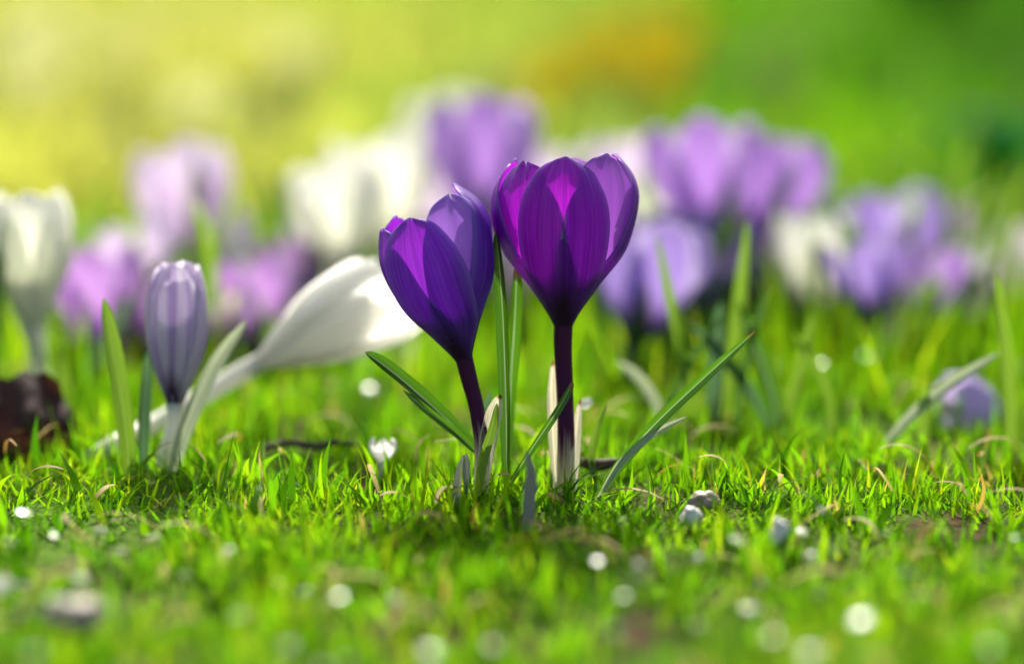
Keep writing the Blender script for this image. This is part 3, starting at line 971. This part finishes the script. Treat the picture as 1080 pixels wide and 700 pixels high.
def twig(label, pts, r):
    b = pts[len(pts) // 2]
    return tag(tube('twig', BARK, None, pts, [(0, r * .7), (.4, r), (.8, r * .8), (1, r * .3)], n=14, sides=8, origin=b), label, 'twig')


twig('dark twig lying in the grass left of the tiny white flower', [at(278, 472, .79), at(305, 467, .792), at(335, 471, .79), at(352, 466, .79), at(380, 470, .788)], .0011)
twig('dark twig in the turf just right of the tall violet crocus', [at(612, 487, .766), at(632, 490, .766), at(655, 486, .766)], .0018)

# dry straw lying in the turf
g = NT('dry_straw')
oi = g.n('ShaderNodeNewGeometry')
STRAW = g.sheet(g.ramp(oi.outputs['Random Per Island'], [(0, (.36, .22, .05)), (.5, (.50, .38, .10)), (1, (.22, .12, .04))]), (.45, .28, .05), .35, .6, .2)
mbs = MB()
for k in range(260):
    y = random.uniform(.54, 1.0); x = random.uniform(-1, 1) * (.18 * y + .03)
    a = random.uniform(0, 6.28); ln = random.uniform(.006, .022); hw = random.uniform(.0003, .0008); cv = random.uniform(-.5, .5)
    z0 = gh(x, y) + random.uniform(.003, .010); rise = random.uniform(-.3, .4)
    rows = []
    for i in range(6):
        t_ = i / 5 - .5
        aa = a + cv * t_ * 2
        p = Vector((x + math.cos(aa) * ln * t_, y + math.sin(aa) * ln * t_, z0 + rise * ln * t_ + .15 * ln * (1 - 4 * t_ * t_)))
        sd = Vector((-math.sin(aa), math.cos(aa), .3)) * hw * (1 - abs(t_) * 1.2)
        rows.append([p - sd, p + sd])
    mbs.grid(rows, [[(0, i / 5), (1, i / 5)] for i in range(6)])
tag(mbs.build('dry_straw', STRAW), 'withered tan straw scattered in the lawn', 'ground cover', kind='stuff')

# added glossy leaf discs, tilted between sun and camera to make glints
g = NT('glint_leaf')
gi = g.n('ShaderNodeAttribute', attribute_name='tint')
sp = g.n('ShaderNodeSeparateXYZ'); g.t.links.new(gi.outputs['Vector'], sp.inputs[0])
wc = g.ramp(sp.outputs[0], [(0, (.05, .13, .02)), (1, (.12, .20, .05))])
wr = g.rng(sp.outputs[0], 0, 1, .27, .5)
GLINT = g.sheet(wc, (.2, .42, .03), .4, wr, .45)
hv = (sdir + Vector((0, -math.cos(PITCH), math.sin(PITCH)))).normalized()
V, FC, TN = [], [], []
for k in range(130):
    y = random.uniform(.52, .69) if k < 85 else random.uniform(.84, 1.15); x = random.uniform(-1, 1) * (.18 * y + .03)
    s = random.uniform(.0008, .0018)
    nrm = (hv + Vector((random.gauss(0, .16), random.gauss(0, .16), 0))).normalized()
    X_ = nrm.orthogonal().normalized(); a = random.uniform(0, 6.28)
    Y_ = nrm.cross(X_)
    X_, Y_ = X_ * math.cos(a) + Y_ * math.sin(a), Y_ * math.cos(a) - X_ * math.sin(a)
    c = Vector((x, y, gh(x, y) + random.uniform(.006, .014)))
    b0 = len(V); t_ = random.random()
    V.append(tuple(c)); TN.append((t_, 0, 0))
    for rr in (.5, 1):
        for j in range(12):
            q = 2 * math.pi * j / 12
            dx, dy = math.cos(q) * rr * s * 1.25, math.sin(q) * rr * s * .85
            V.append(tuple(c + X_ * dx + Y_ * dy - nrm * (dx * dx + dy * dy) / (2 * .018))); TN.append((t_, 0, 0))
    for j in range(12):
        j2 = (j + 1) % 12
        FC.append((b0, b0 + 1 + j, b0 + 1 + j2)); FC.append((b0 + 1 + j, b0 + 13 + j, b0 + 13 + j2, b0 + 1 + j2))
me = bpy.data.meshes.new('glint_leaves')
me.from_pydata(V, [], FC)
me.polygons.foreach_set('use_smooth', [True] * len(me.polygons))
a_ = me.attributes.new('tint', 'FLOAT_VECTOR', 'POINT'); a_.data.foreach_set('vector', np.array(TN, dtype=np.float32).ravel())
me.materials.append(GLINT)
o = bpy.data.objects.new('glint_leaves', me); COL.objects.link(o)
tag(o, 'tiny glossy leaf discs added to glint in the turf', 'ground cover', kind='stuff')
